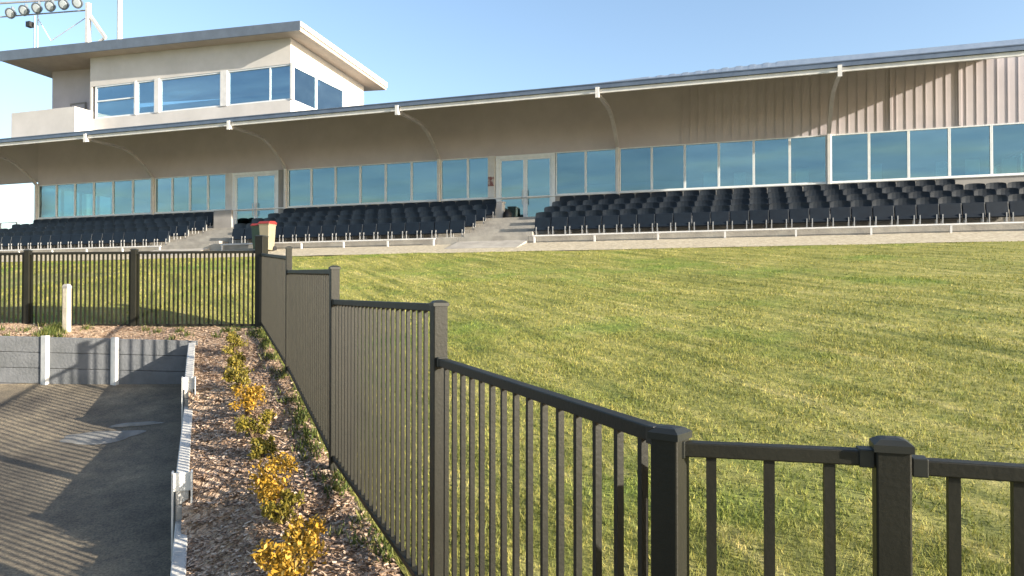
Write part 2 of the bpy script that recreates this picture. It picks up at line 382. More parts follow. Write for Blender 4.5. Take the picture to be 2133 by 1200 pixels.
o = raw_mesh('grass', vv, np.arange(len(vv)).reshape(-1,3), M['blade'], tt)
tag(o, 'short yellow green grass blades covering the sloping lawn', 'grass', kind='stuff')

# bark chips over the bed
def in_poly(x, y, poly):
    c = False; j = len(poly)-1
    for i in range(len(poly)):
        (xi, yi), (xj, yj) = poly[i], poly[j]
        if (yi > y) != (yj > y) and x < (xj-xi)*(y-yi)/(yj-yi)+xi: c = not c
        j = i
    return c
cv, cf, ct = [], [], []
def chip(x, y):
    z = bed_h(x, y)+.008; a = random.uniform(0, math.pi); L = random.choice((random.uniform(.006,.02), random.uniform(.01,.036))); wd = random.uniform(.003,.010)
    d = Vector((math.cos(a), math.sin(a), random.uniform(-.3,.35))).normalized(); s = Vector((-math.sin(a), math.cos(a), random.uniform(-.5,.5))).normalized()
    c = Vector((x, y, z+.004)); b = len(cv); up = Vector((0,0,.006))
    for q in (c-d*L-s*wd, c+d*L-s*wd*.6, c+d*L*.9+s*wd, c-d*L*.9+s*wd*.8): cv.append(tuple(q))
    cf.append((b,b+1,b+2,b+3)); ct.append(random.random())
n = 0
while n < 26000:
    d = 2.2 + 8.4*random.random()**1.5; r = wall_r(d)+.05 + random.random()*2.2
    if d > 9.5: r = -11 + random.random()*8
    x, y = CW(r, d)
    if in_poly(x, y, bed_poly): chip(x, y); n += 1
o = raw_mesh('bark_mulch', np.array(cv), np.array(cf), M['chip'], ct); tag(o, 'loose brown bark chips spread over the garden bed', 'mulch', kind='stuff')

# weeds along the fence foot
wv, wt = [], []
def weed(x, y, zf, h, nb):
    for _ in range(nb):
        a = random.uniform(0, 2*math.pi); rr = abs(random.gauss(0, .05)); bx, by = x+math.cos(a)*rr, y+math.sin(a)*rr
        hh = h*random.uniform(.35,1.1); wd = random.uniform(.004,.011); b = random.uniform(0,2*math.pi); l = hh*random.uniform(.2,1)
        z = zf(bx,by)
        wv.extend([(bx-math.cos(b)*wd,by-math.sin(b)*wd,z-.004),(bx+math.cos(b)*wd,by+math.sin(b)*wd,z-.004),(bx+math.cos(b+1.5)*l,by+math.sin(b+1.5)*l,z+hh)]); wt.append(random.random())
for i in range(4):
    (xa, ya), (xb, yb) = P[i], P[i+1]; L = math.hypot(xb-xa, yb-ya); nx, ny = -(yb-ya)/L, (xb-xa)/L
    for k in range(int(L*26)):
        t = random.random(); s = -abs(random.gauss(.03,.07)); 
        if mnoise.noise((xa+(xb-xa)*t*1.0, (ya+(yb-ya)*t)*2.2, 9)) < -.12: continue
        weed(xa+(xb-xa)*t+nx*s, ya+(yb-ya)*t+ny*s, bed_h, random.choice((.05,.07,.1)), 14)
for k in range(46):
    px = random.choice((random.gauss(112,16), random.gauss(112,16), random.uniform(0,540))); d = random.uniform(9.75,10.5)
    weed(*W(px, d), bed_h, .1, 26)
o = raw_mesh('weeds', np.array(wv), np.arange(len(wv)).reshape(-1,3), M['weed'], wt); tag(o, 'green weeds and grass growing along the foot of the fence', 'weeds', kind='stuff')

# ---------------------------------------------------------------- fences
def fence_post(root, x, y, z0, z1, w, ang):
    mb = MB().column(x, y, z0, z1-.022, w, ang); o = mb.build('post', M['fence'], root, bevel=.004)
    MB().frustum(x, y, [(z1-.026, w+.008), (z1-.012, w+.008), (z1-.003, w*.72), (z1, w*.35)], ang).build('post_cap', M['fence_cap'], o)
def fence_panel(root, a, b, ta, tb, ba, bb, n, pw, rail=(.036,.034)):
    MB().bar((*a, ta), (*b, tb), *rail).build('top_rail', M['fence'], root, bevel=.003)
    MB().bar((*a, ba), (*b, bb), rail[0], rail[1]*.9).build('bottom_rail', M['fence'], root, bevel=.003)
    ang = math.atan2(b[1]-a[1], b[0]-a[0])
    for (e, f, zz) in ((a, b, ta), (b, a, tb)):
        L_ = math.hypot(f[0]-e[0], f[1]-e[1]); q0, q1 = .034/L_, .062/L_
        MB().bar((e[0]+(f[0]-e[0])*q0, e[1]+(f[1]-e[1])*q0, zz), (e[0]+(f[0]-e[0])*q1, e[1]+(f[1]-e[1])*q1, zz), rail[0]+.006, rail[1]+.006).build('rail_bracket', M['fence_cap'], root, bevel=.002)
    for k in range(1, n):
        t = k/n; x, y = a[0]+(b[0]-a[0])*t, a[1]+(b[1]-a[1])*t
        MB().column(x, y, ba+(bb-ba)*t+rail[1]*.46, ta+(tb-ta)*t-rail[1]*.51, pw, ang).build('picket', M['fence'], root)
def angle(a, b): return math.atan2(b[1]-a[1], b[0]-a[0])
f1 = thing('picket_fence', 'dark stepped picket fence climbing the bank between garden bed and lawn', 'fence', (*P[3], H(*P[3])))
TOP = [(530,537),(566,566),(629,641),(752,912)]
NP = [26, 26, 24, 16]
for i in range(4):
    a, b = P[i], P[i+1]
    fence_panel(f1, a, b, zat(TOP[i][0], POST[i][1]), zat(TOP[i][1], POST[i+1][1]), H(*a)+.09, H(*b)+.09, NP[i], (.017,.017,.0165,.0175)[i])
for i in range(1, 4):
    fence_post(f1, *P[i], H(*P[i])-.3, PT[i], .06, angle(P[i], P[i+1]))
fence_post(f1, *P[4], H(*P[4])-.3, PT[4], .062, R(-20))
fence_post(f1, *P[0], H(*P[0])-.3, PT[0], .13, 0)
f2 = thing('picket_fence', 'dark level picket fence running left from the corner behind the bed', 'fence', (*BACK[0], H(*BACK[0])))
prev = P[0]; tz = .655
for i, (bk, n) in enumerate(zip(BACK, (28, 24, 26, 26))):
    st = (prev[0]-.06, prev[1]-.02) if i == 0 else prev
    zb = zat(677, 10.6)
    fence_panel(f2, st, bk, tz, tz-.012, zb, zb, n, .021, (.036,.036)); tz -= .012
    fence_post(f2, *bk, H(*bk)-.3, tz+.06, .075, angle(prev, bk)); prev = bk
f3 = thing('picket_fence', 'dark picket fence crossing the right foreground with its top rail below eye level', 'fence', (*P[5], H(*P[5])))
zr = zat(941, POST[4][1])
P7 = (P[5][0]+.97, Yrun)
fence_panel(f3, (P[4][0]-.03, P[4][1]), P[5], zat(932,1.58), zat(953,1.47), H(*P[4])+.09, H(*P[5])+.09, 4, .021, (.036,.030))
fence_panel(f3, P[5], P7, zat(966,1.47), zat(966,1.47)-.004, H(*P[5])+.09, H(*P7)+.09, 9, .021, (.036,.030))
fence_panel(f3, P7, (P7[0]+2.0, Yrun), zat(966,1.47)-.004, zat(966,1.47)-.004, H(*P7)+.09, H(*P7)+.09, 18, .019, (.036,.030))
fence_post(f3, *P[5], H(*P[5])-.3, PT[5], .063, 0); fence_post(f3, *P7, H(*P7)-.3, PT[5], .063, 0); fence_post(f3, P7[0]+2, Yrun, H(*P7)-.3, PT[5], .063, 0)

# ---------------------------------------------------------------- retaining walls
rw = thing('retaining_wall', 'low stepped sleeper wall edging the garden bed beside the yard', 'retaining wall', (*CW(wall_r(5), 5), -1.7))
BAY = [9.42, 7.3, 4.9, 2.7, 1.3]
sdir = Vector((*CW(wall_r(1), 1),0)) - Vector((*CW(wall_r(2), 2),0)); sdir.normalize(); sang = math.atan2(sdir.y, sdir.x)
TOPZ = []
for i in range(len(BAY)-1):
    a, b = CW(wall_r(BAY[i]), BAY[i]), CW(wall_r(BAY[i+1]), BAY[i+1]); m_ = ((a[0]+b[0])/2, (a[1]+b[1])/2)
    top, tb = BTOP[i]; TOPZ.append(tb); mb = MB()
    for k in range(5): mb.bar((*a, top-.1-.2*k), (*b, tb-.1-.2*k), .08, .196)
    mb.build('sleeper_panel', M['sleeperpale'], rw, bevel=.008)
for i in range(len(BAY)):
    x, y = CW(wall_r(BAY[i]), BAY[i]); t = TOPZ[max(i-1,0)] + .015
    nx, ny = -math.sin(sang), math.cos(sang); tx, ty = math.cos(sang), math.sin(sang)
    mb = MB()
    for s in (-1, 1):
        c = (x+nx*s*.058, y+ny*s*.058)
        mb.bar((c[0]-tx*.05, c[1]-ty*.05, t), (c[0]+tx*.05, c[1]+ty*.05, t), .012, .01)
        mb.add([(c[0]+tx*q+nx*w, c[1]+ty*q+ny*w, zz) for zz in (t-1.3, t-.004) for q, w in ((-.05,-.006),(.05,-.006),(.05,.006),(-.05,.006))],
               [(0,3,2,1),(4,5,6,7),(0,1,5,4),(1,2,6,5),(2,3,7,6),(3,0,4,7)])
    mb.bar((x-nx*.052, y-ny*.052, t-.06), (x+nx*.052, y+ny*.052, t-.06), .012, .12)
    mb.build('wall_post', M['hpost'], rw)
rf = thing('retaining_wall', 'low grey sleeper wall in shade across the far end of the yard', 'retaining wall', (*CW(-6, 9.5), -1.1))
fz = lambda r: -.552 + .025*min(max(-r-4.1,0),4)
segs = [(-4.05,-5.07),(-5.07,-5.96),(-5.96,-7.7),(-7.7,-9.6),(-9.6,-12)]
for ra, rb in segs:
    a, b = CW(ra, 9.5), CW(rb, 9.5); za, zb = fz(ra), fz(rb)
    mb = MB()
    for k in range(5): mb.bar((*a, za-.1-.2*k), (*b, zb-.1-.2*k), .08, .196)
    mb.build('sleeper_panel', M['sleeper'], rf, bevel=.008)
for ra in (-5.07, -5.96, -7.7, -9.6):
    x, y = CW(ra, 9.45); w = .085
    MB().bar((x, y, -1.5), (x, y, fz(ra)+.02), w, .06, up=(0,1,0)).build('wall_post', M['hpost'], rf, bevel=.004)
blotch(*W(212, 7.5), .42, .20, R(16), 3.1, 'pale patch lying on the shaded yard near the far wall')
blotch(*W(285, 7.85), .30, .05, R(22), 7.7, 'thin pale streak beside the larger pale patch')

# white marker post in front of the back fence
x, y = W(140, 10.15); zb = bed_h(x, y)
mp_ = thing('marker_post', 'short weathered white marker post before the back fence', 'post', (x, y, zb))
MB().column(x, y, zb-.2, zb+.60, .078, .1).build('post', M['timber'], mp_, bevel=.006)
MB().frustum(x, y, [(zb+.598,.08),(zb+.63,.082),(zb+.66,.05)], .1).build('cap', M['grey'], mp_)

# ---------------------------------------------------------------- shrubs
def bed_depth(px, py):               # depth at which the bed is met along a photo ray
    best = min((abs(zat(py, d) - bed_h(*W(px, d))), d) for d in [2.2+.02*k for k in range(420)])
    return best[1]
def shrub(px, ytop, ybase, wpx, m, label, name='shrub', n=950):
    d = bed_depth(px, ybase); x, y = W(px, d); z = bed_h(x, y)
    h = (ybase-ytop)/F*d*1.02; wd = wpx/F*d
    root = thing(name, label, 'shrub', (x, y, z), 'small shrubs planted in a row along the bed')
    st = MB()
    tips = []
    for k in range(8):
        a = random.uniform(0, 2*math.pi); l = random.uniform(.3,.9)
        tip = (x+math.cos(a)*wd*.55*l, y+math.sin(a)*wd*.55*l, z+h*random.uniform(.55,1))
        mid = (x+math.cos(a)*wd*.2*l, y+math.sin(a)*wd*.2*l, z+h*.4)
        st.tube([(x,y,z-.02), mid, tip], .007, 5, .002); tips.append(tip)
    st.build('stem', M['stem'], root)
    mb = MB(); cl = [(random.choice(tips), random.uniform(.05,.11)) for _ in range(13)] + [((x+random.gauss(0,wd*.2), y+random.gauss(0,wd*.2), z+h*random.uniform(.2,.6)), .09) for _ in range(7)]
    for k in range(n):
        c, rr = random.choice(cl); q = Vector((random.gauss(0,1),random.gauss(0,1),random.gauss(0,1))).normalized()*rr*random.random()**.5*wd/.36
        p = Vector(c)+q
        if p.z < z+.01: p.z = z+.02
        u = Vector((random.gauss(0,1),random.gauss(0,1),random.gauss(.5,1))).normalized(); v = u.orthogonal().normalized()
        L = random.uniform(.008,.021); s = L*.42
        b = len(mb.v); mb.v += [tuple(p-u*L), tuple(p+v*s), tuple(p+u*L), tuple(p-v*s)]; mb.f.append((b,b+1,b+2,b+3)); mb.tone.append(min(1,max(0,random.gauss(.5,.27))))
    mb.build('foliage', m, root, fix=False)
SH = [(487,698,738,42,0,'olive shrub at the far end of the row, nearest the fence corner'),
      (491,735,778,42,0,'olive yellow shrub second from the fence corner'),
      (502,770,815,48,0,'olive yellow shrub third from the fence corner'),
      (516,808,866,58,1,'pale golden shrub fourth from the fence corner'),
      (530,862,912,64,0,'broad olive yellow shrub in the middle of the row'),
      (546,915,955,50,0,'low sparse olive shrub just beyond the bright orange one'),
      (570,968,1052,88,1,'bright orange yellow shrub beside the low sparse one'),
      (592,1040,1090,66,0,'greenish yellow shrub tucked between two orange shrubs'),
      (632,1095,1155,84,1,'rusty orange shrub second from the near end of the row'),
      (606,1140,1225,110,1,'bright golden shrub at the bottom edge, nearest the viewer')]
for px, yt, yb, wp, k, lab in SH: shrub(px, yt, yb, wp, M['shrub_orange'] if k else M['shrub_olive'], lab)

# ---------------------------------------------------------------- grandstand
YW, YE = 27.2, 23.6
XL, XR = -33.7, 9.5
FL = 2.86; SILL = 3.90; HEAD = 5.50
gs = thing('grandstand', 'long grandstand building with a cantilever roof and blue glazing above the seats', 'grandstand', (-12, 27, FL))
# terraces
def stair(n0, dz): pass
blk = [(22.0,.9),(22.0,1.95),(23.0,1.95),(23.0,2.25),(24.0,2.25),(24.0,2.55),(25.0,2.55),(25.0,2.86),(27.26,2.86),(27.26,.9)]
ais = [(20.9,.9),(20.9,1.50),(22.0,1.80)]
yy, z = 22.0, 1.95
for k in range(7): ais += [(yy, z)]; yy += .5; ais += [(yy, z)]; z += .152
ais += [(yy, FL), (27.26, FL), (27.26, .9)]
AIS = [(-21.3,-18.9),(-9.15,-6.8)]
for x0, x1 in ((-38,-21.3),(-18.9,-9.15),(-6.8,11)):
    MB().prism_x(blk, x0+.002, x1-.002).build('terrace', M['conc'], gs, bevel=.02)
for x0, x1 in AIS: MB().prism_x(ais, x0, x1).build('aisle_steps', M['conc'], gs, bevel=.012)
MB().box(-21.72,-20.8,25.5,25.62,2.3,3.66).build('side_wall', M['grey'], gs, bevel=.02)
# walls: below the sill, above the head with upright ribs
DOOR = [(-22.1,-19.7),(-9.7,-7.3)]
low = MB()
for x0, x1 in ((XL,-22.1),(-19.7,-9.7),(-7.3,XR)): low.box(x0, x1, YW-.06, YW+.12, FL+.002, SILL-.05)
low.build('lower_wall', M['grey'], gs)
up = MB().box(XL, XR, YW-.02, YW+.14, HEAD+.03, 7.74)
x = -2.6
while x < XR: up.box(x, x+.03, YW-.036, YW-.02, HEAD+.06, 7.70); x += .29
for x in (4.1, 6.1): up.box(x+.08, x+.15, YW-.06, YW-.02, HEAD+.06, 7.70)
up.build('ribbed_cladding', M['clad'], gs)
MB().box(-41, XL-.002, YW-.02, YW+.14, 5.72, 7.74).build('end_beam', M['soffit'], gs)
MB().box(XL, XR, YW-.10, YW+.02, SILL-.05, SILL).build('sill', M['frame'], gs, bevel=.01)
# interior
MB().box(XL+.1, XR-.1, YW+.1, 36, FL-.15, FL).build('interior_floor', M['infloor'], gs)
MB().box(XL+.1, XR-.1, YW+.16, 36, HEAD+.1, HEAD+.2).build('interior_ceiling', M['inwall'], gs)
MB().box(XL+.1, XR, 36, 36.2, FL, 7.7).box(XR, XR+.15, YW-.05, YW+.2, 1, 7.74).box(XR, XR+.15, YW+.2, 36.2, 1, SILL-.4).box(XR, XR+.15, YW+.2, 36.2, HEAD+.05, 7.74).box(XL-.1, XL+.1, 31.6, 36.2, 1, 7.7).box(XL-.1,XL+.1,YW+.2,31.6,HEAD+.05,7.7).box(XL-.1,XL+.1,YW+.2,31.6,1,SILL-.4).build('inner_wall', M['inwall'], gs)
def window(x0, x1, z0, z1, y, root, glass, fw=.045, dep=.08, name='window', fm=None, rails=()):
    fr = MB().box(x0, x0+fw, y, y+dep, z0, z1).box(x1-fw, x1, y, y+dep, z0, z1).box(x0+fw, x1-fw, y, y+dep, z0, z0+fw).box(x0+fw, x1-fw, y, y+dep, z1-fw, z1)
    for (a, b, c, d) in rails: fr.box(a, b, y+.005, y+dep-.005, c, d)
    fo = fr.build(name, fm or M['frame'], root)
    MB().box(x0+fw, x1-fw, y+dep*.5, y+dep*.5+.008, z0+fw, z1-fw).build('pane', glass, fo)
    return fo
def panes(x0, x1, n):
    w = (x1-x0)/n
    for k in range(n): window(x0+k*w+.002, x0+(k+1)*w-.002, SILL+.001, HEAD+.03, YW-.05, gs, M['glass'], .038)
def door(x0, x1):
    z1 = 5.42; y = YW-.06; zm = 3.86
    fr = MB().box(x0, x0+.14, y, y+.12, FL+.002, z1+.1).box(x1-.14, x1, y, y+.12, FL+.002, z1+.1).box(x0+.14, x1-.14, y, y+.12, z1-.02, z1+.1)
    d = fr.build('doorway', M['frame'], gs)
    xm = (x0+x1)/2
    for a, b, hx in ((x0+.142, xm-.002, xm-.1), (xm+.002, x1-.142, xm+.1)):
        f = .08; yl = y+.03
        lf = MB().box(a, a+f, yl, yl+.05, FL+.01, z1-.022).box(b-f, b, yl, yl+.05, FL+.01, z1-.022).box(a+f, b-f, yl, yl+.05, FL+.01, FL+.12).box(a+f, b-f, yl, yl+.05, z1-.1, z1-.022).box(a+f, b-f, yl, yl+.05, zm-.04, zm+.04)
        lf.build('door_leaf', M['frame'], d)
        MB().box(a+f, b-f, yl+.02, yl+.028, FL+.12, zm-.04).box(a+f, b-f, yl+.02, yl+.028, zm+.04, z1-.1).build('pane', M['glass'], d)
        MB().tube([(hx, yl, zm-.28), (hx, yl-.07, zm-.25), (hx, yl-.07, zm+.25), (hx, yl, zm+.28)], .016, 8).build('handle', M['steel'], d)
COLX = [2.3-7.2*k for k in range(6)]
panes(-33.66,-26.56,6); panes(-26.44,-22.45,4); MB().box(-22.44,-22.1,YW-.08,YW+.1,FL,HEAD+.03).build('wall_pier', M['white'], gs); door(-22.1,-19.7)
panes(-19.24,-12.16,6); panes(-12.04,-9.72,2); door(-9.7,-7.3); panes(-7.28,-4.96,2); panes(-4.84,2.24,6); panes(2.36,9.46,6)
MB().box(-19.69,-19.36,YW-.07,YW+.1,SILL,HEAD+.03).build('wall_pier', M['grey'], gs)
for k in range(12):                             # glazed left end; unseen right-end panes added to let sun into the room
    XE = XL if k < 4 else XR+.06
    y0 = YW+.25+(k if k < 4 else k-4)*1.08; fw = .06; z0 = SILL-.4
    fr = MB().box(XE-.04,XE+.04,y0,y0+fw,z0,HEAD+.05).box(XE-.04,XE+.04,y0+1.08-fw,y0+1.076,z0,HEAD+.05).box(XE-.04,XE+.04,y0+fw,y0+1.08-fw,z0,z0+fw).box(XE-.04,XE+.04,y0+fw,y0+1.08-fw,HEAD-.01,HEAD+.05).build('window', M['frame'], gs)
    MB().box(XE-.004,XE+.004,y0+fw,y0+1.08-fw,z0+fw,HEAD-.01).build('pane', M['glass'], fr)
# columns with cranked roof brackets
for k, x in enumerate(COLX):
    MB().box(x-.055, x+.055, YW-.17, YW-.052, FL, 5.6).build('column', M['white'], gs, bevel=.008)
    pts = [(YW-.11,5.55),(YW-.6,6.0),(YW-1.25,6.42),(YW-1.75,6.57),(YW-2.3,6.60),(YE+.03,6.60)]
    br = MB()
    for (ya, za), (yb, zb_) in zip(pts[:-1], pts[1:]):
        dy, dz = yb-ya, zb_-za; L = math.hypot(dy, dz)
        br.bar((x, ya-dy/L*-.0, za), (x, yb+dy/L*.03, zb_+dz/L*.03), .09, .125, up=(1,0,0))
    b_ = br.build('roof_bracket', M['steel'], gs)
    MB().box(x-.06, x+.06, YE-.17, YE-.125, 6.46, 6.80).box(x-.05,x+.05,YE-.124,YE+.06,6.50,6.615).build('bracket_end', M['white'], b_)
# roof
RX0, RX1 = -41, 7.15
MB().add([(x,y,z) for x in (RX0,RX1) for y,z in ((YE+.02,6.915),(27.3,7.935),(37.2,8.135),(37.2,8.15),(27.3,7.95),(YE+.02,6.93))], [(0,1,7,6),(1,2,8,7),(2,3,9,8),(3,4,10,9),(4,5,11,10),(5,0,6,11),(5,4,3,2,1,0),(6,7,8,9,10,11)]).build('roof_sheet', M['roofm'], gs)
prof = [(YE,6.66),(27.35,7.76),(37.2,8.0),(37.2,8.12),(27.3,7.92),(YE,6.90)]
roof = MB().prism_x(prof, RX0, RX1).build('roof', M['soffit'], gs)
MB().box(RX0, RX1, YE-.06, YE-.003, 6.62, 6.76).build('fascia', M['white'], roof, bevel=.01)
MB().prism_x([(YE-.12,6.765),(YE-.003,6.765),(YE-.003,6.93),(YE-.14,6.93),(YE-.14,6.90),(YE-.12,6.89)], RX0, RX1).build('gutter', M['gutter'], roof)
fl = MB()
EH = lambda x: 6.94 + .20*min(1,max(0,(x+7)/8))
xs_ = [-7, -3.4]
while xs_[-1] < .6: xs_ += [xs_[-1]+.13, xs_[-1]+.20]
xs_ += [3, RX1]
tops = [EH(x) + (.028 if (0 < i < len(xs_)-2 and i % 4 in (1,2)) else 0) for i, x in enumerate(xs_)]
n = len(xs_)
fl.v = [(x, YE+.06, 6.932) for x in xs_] + [(x, YE+.10, t) for x, t in zip(xs_, tops)] + [(x, YE+.9, max(7.15, t+.03)) for x, t in zip(xs_, tops)] + [(x, YE+.9, 7.13) for x in xs_]
for k in range(n-1):
    for q in range(3): fl.f.append((q*n+k, q*n+k+1, (q+1)*n+k+1, (q+1)*n+k))
fl.build('roof_sheet_edge', M['roofedge'], roof)
# poster on the pier beside the middle door
po = MB().box(-9.99,-9.74,YW-.16,YW-.13,4.35,4.72).build('wall_poster', M['poster']); tag(po, 'small dark red and grey poster on the pier left of the middle door', 'poster')
pier = MB().box(-10.0,-9.72,YW-.128,YW-.052,SILL,HEAD+.03).build('wall_pier', M['white'], gs)

# gravel strip between lawn and terraces
strip = grid_surface('gravel_strip', [(45,20.0),(45,22.05),(-60,22.05),(-60,20.0)], .8, lambda x, y: 1.31+.2*(y-20)+.012*mnoise.noise((x*.6,y,3))+.006, M['gravel']); structure(strip)

# ---------------------------------------------------------------- low rails in front of the blocks
def low_rail(x0, x1, lab):
    root = thing('low_rail', lab, 'railing', ((x0+x1)/2, 21.88, 1.68))
    MB().tube([(x0,21.88,1.90),(x1,21.88,1.90)], .024, 8).build('rail', M['white'], root)
    n = max(2, round((x1-x0)/1.85)+1)
    for k in range(n):
        x = x0+.05+(x1-x0-.1)*k/(n-1)
        MB().column(x, 21.88, 1.58, 1.88, .05).build('rail_post', M['white'], root)
low_rail(-6.6, 10.5, 'low white pipe rail along the foot of the right seating block')
low_rail(-18.3, -9.9, 'low white pipe rail along the foot of the middle seating block')
low_rail(-37, -21.0, 'low white pipe rail along the foot of the left seating block')
# guard rail at the open left end
root = thing('guard_rail', 'thin grey guard rail at the open left end of the stand', 'railing', (-36, 26.2, FL))
for zz in (3.62, 3.25): MB().tube([(-37.8,26.2,zz),(XL-.1,26.2,zz)], .02, 6).build('rail', M['steel'], root)
for x in (-37.7,-36.3,-34.9,XL-.15): MB().column(x, 26.2, FL, 3.62, .05).build('rail_post', M['steel'], root)

# ---------------------------------------------------------------- seats
def seat_parts():
    # shell in the yz profile, facing -Y; origin at floor centre
    back = MB(); n = 7; w = .268
    rows = []
    for i in range(n):
        t = i/(n-1); z = .42 + .38*t; y = .17 + .07*t + .025*math.sin(t*math.pi)
        ww = w*(1 - .10*max(0, (t-.7)/.3)**2)
        rows.append([(ww*u, y + .04*(abs(u)**2)*-1, z + (.0 if i < n-1 else -.03*abs(u)**3)) for u in (-1,-.6,-.2,.2,.6,1)])
    for off in (0, .022): 
        for r_ in rows:
            for p in r_: back.v.append((p[0], p[1]+off, p[2]))
    N = n*6
    for i in range(n-1):
        for j in range(5):
            a = i*6+j; back.f.append((a,a+1,a+7,a+6)); back.f.append((N+a+6,N+a+7,N+a+1,N+a))
    rim = [i*6 for i in range(n)] + [(n-1)*6+j for j in range(1,6)] + [i*6+5 for i in range(n-2,-1,-1)] + [j for j in range(4,0,-1)]
    for q in range(len(rim)): a, b = rim[q], rim[(q+1)%len(rim)]; back.f.append((a, N+a, N+b, b))
    pan = MB()
    pr = [(.02,.20),(.055,.17),(.10,.22),(.135,.42),(.150,.60),(.115,.60),(.085,.44),(.05,.28)]
    pan.prism_x(pr, -.262, .262)
    leg = MB().box(-.013,.013,.02,.045,.0,.30).box(-.02,.02,-.06,.24,.0,.018)
    arm = MB().box(-.016,.016,.19,.225,.018,.46)
    return back, pan, leg, arm
bk_, pn_, lg_, ar_ = seat_parts()
B0 = bk_.build('backrest', M['seat'], None, smooth=False); S0 = pn_.build('seat_pan', M['seat'], None, bevel=.012); L0 = lg_.build('leg', M['seatleg']); A0 = ar_.build('rear_leg', M['seatleg'])
ORD = ['first','second','third','fourth','fifth','sixth','seventh','eighth','ninth','tenth','eleventh','twelfth','thirteenth','fourteenth','fifteenth','sixteenth','seventeenth','eighteenth','nineteenth','twentieth','twenty-first','twenty-second','twenty-third','twenty-fourth','twenty-fifth','twenty-sixth','twenty-seventh']
ROW = ['front','second','third','top']
first = True
def copy_part(o, parent, loc=(0,0,0)):
    c = o.copy(); C.objects.link(c); c.parent = parent; c.location = loc; return c
def seat(x, row, label, fold=0):
    z = 1.95 + .3*row + (.01 if row == 3 else 0); y = 22.0 + row*1.0 + .56
    root = thing('stadium_seat', label, 'seat', (x, y, z), 'dark seats set out in rows on the grandstand terraces')
    copy_part(B0, root); copy_part(S0, root)
    for s in (-1, 1): copy_part(L0, root, (s*.2, 0, 0)); copy_part(A0, root, (s*.2, 0, 0))
    root.rotation_euler.z = random.uniform(-.03,.03)
PITCH = .545
for row in range(4):
    lim = 5.55 if row == 3 else 7.6
    k = 0; x = -6.5
    while x < lim - .2*0 and k < 27:
        seat(x, row, f'dark navy seat, {ORD[k]} from the aisle in the {ROW[row]} row of the right block'); x += PITCH; k += 1
    k = 0; x = -9.45
    while x > -18.6:
        seat(x, row, f'dark navy seat, {ORD[k]} from the door aisle in the {ROW[row]} row of the middle block'); x -= PITCH; k += 1
    k = 0; x = -21.65 - (.5 if row == 3 else 0)
    lim = (-30.4,-31.6,-32.4,-32.5)[row]
    while x > lim and k < 27:
        seat(x, row, f'dark navy seat, {ORD[k]} from the aisle in the {ROW[row]} row of the left block'); x -= PITCH; k += 1
for o in (B0, S0, L0, A0): bpy.data.objects.remove(o)

# ---------------------------------------------------------------- bins, bag
def bin_(x, y, z, w, h, body, label, rot=0):
    root = thing('wheelie_bin', label, 'bin', (x, y, z))
    MB().frustum(x, y, [(z+.05,w*.78),(z+h*.3,w*.86),(z+h*.9,w),(z+h*.95,w+.05)], 0).build('body', body, root, bevel=.015)
    MB().prism_x([(y-w*.56,z+h*.952),(y+w*.56,z+h*.952),(y+w*.56,z+h*1.02),(y+w*.3,z+h*1.07),(y-w*.35,z+h*1.05),(y-w*.56,z+h*.99)], x-w*.56, x+w*.56).build('lid', M['lidred'], root, bevel=.012)
    for s in (-1, 1): MB().lathe((x+s*w*.42, y+w*.42, z+.1), (1,0,0), [(-.025,.1),(.025,.1)], 14).build('wheel', M['black'], root)
    MB().tube([(x-w*.4,y+w*.6,z+h*.9),(x+w*.4,y+w*.6,z+h*.9)], .018, 8).build('handle', M['black'], root)
xb, db = onY(557, 21.35); bin_(xb, 21.35, 1.575, .40, .98, M['bincream'], 'cream wheelie bin with a red lid beyond the fence corner post')
xb, db = onY(540, 21.66); bin_(xb, 21.66, 1.63, .38, .90, M['bingreen'], 'dark green wheelie bin with a red lid left of the cream one')
xb, db = onY(1056, 26.2)
bg = MB().lathe((xb,26.3,FL), (0,0,1), [(0,.15),(.03,.17),(.2,.19),(.34,.15),(.42,.07),(.46,.05)], 12).build('rubbish_bag', M['black'], smooth=True); tag(bg, 'small black tied bag on the landing before the middle door', 'bag')
xb, db = onY(1041, 26.4)
bx = thing('white_box', 'white upright box beside the middle door left of the black bag', 'box', (xb, 26.4, FL))
MB().box(xb-.17,xb+.17,26.25,26.55,FL,FL+.72).build('body', M['white'], bx, bevel=.02); MB().box(xb-.19,xb+.19,26.23,26.57,FL+.721,FL+.77).build('lid', M['white'], bx, bevel=.01)

# a few chairs standing behind the glazing
def room_chair(px, y, label):
    x, _ = onY(px, y); root = thing('room_chair', label, 'chair', (x, y, FL), 'white chairs behind the glazing')
    MB().box(x-.22,x+.22,y-.22,y+.22,FL+.43,FL+.47).build('seat', M['chair'], root, bevel=.01)
    MB().box(x-.21,x+.21,y-.25,y-.222,FL+.5,FL+1.62).build('backrest', M['chair'], root, bevel=.01)
    for a in (-.19,.19):
        for b in (-.19,.19): MB().column(x+a, y+b, FL, FL+.43, .03).build('leg', M['chair'], root)

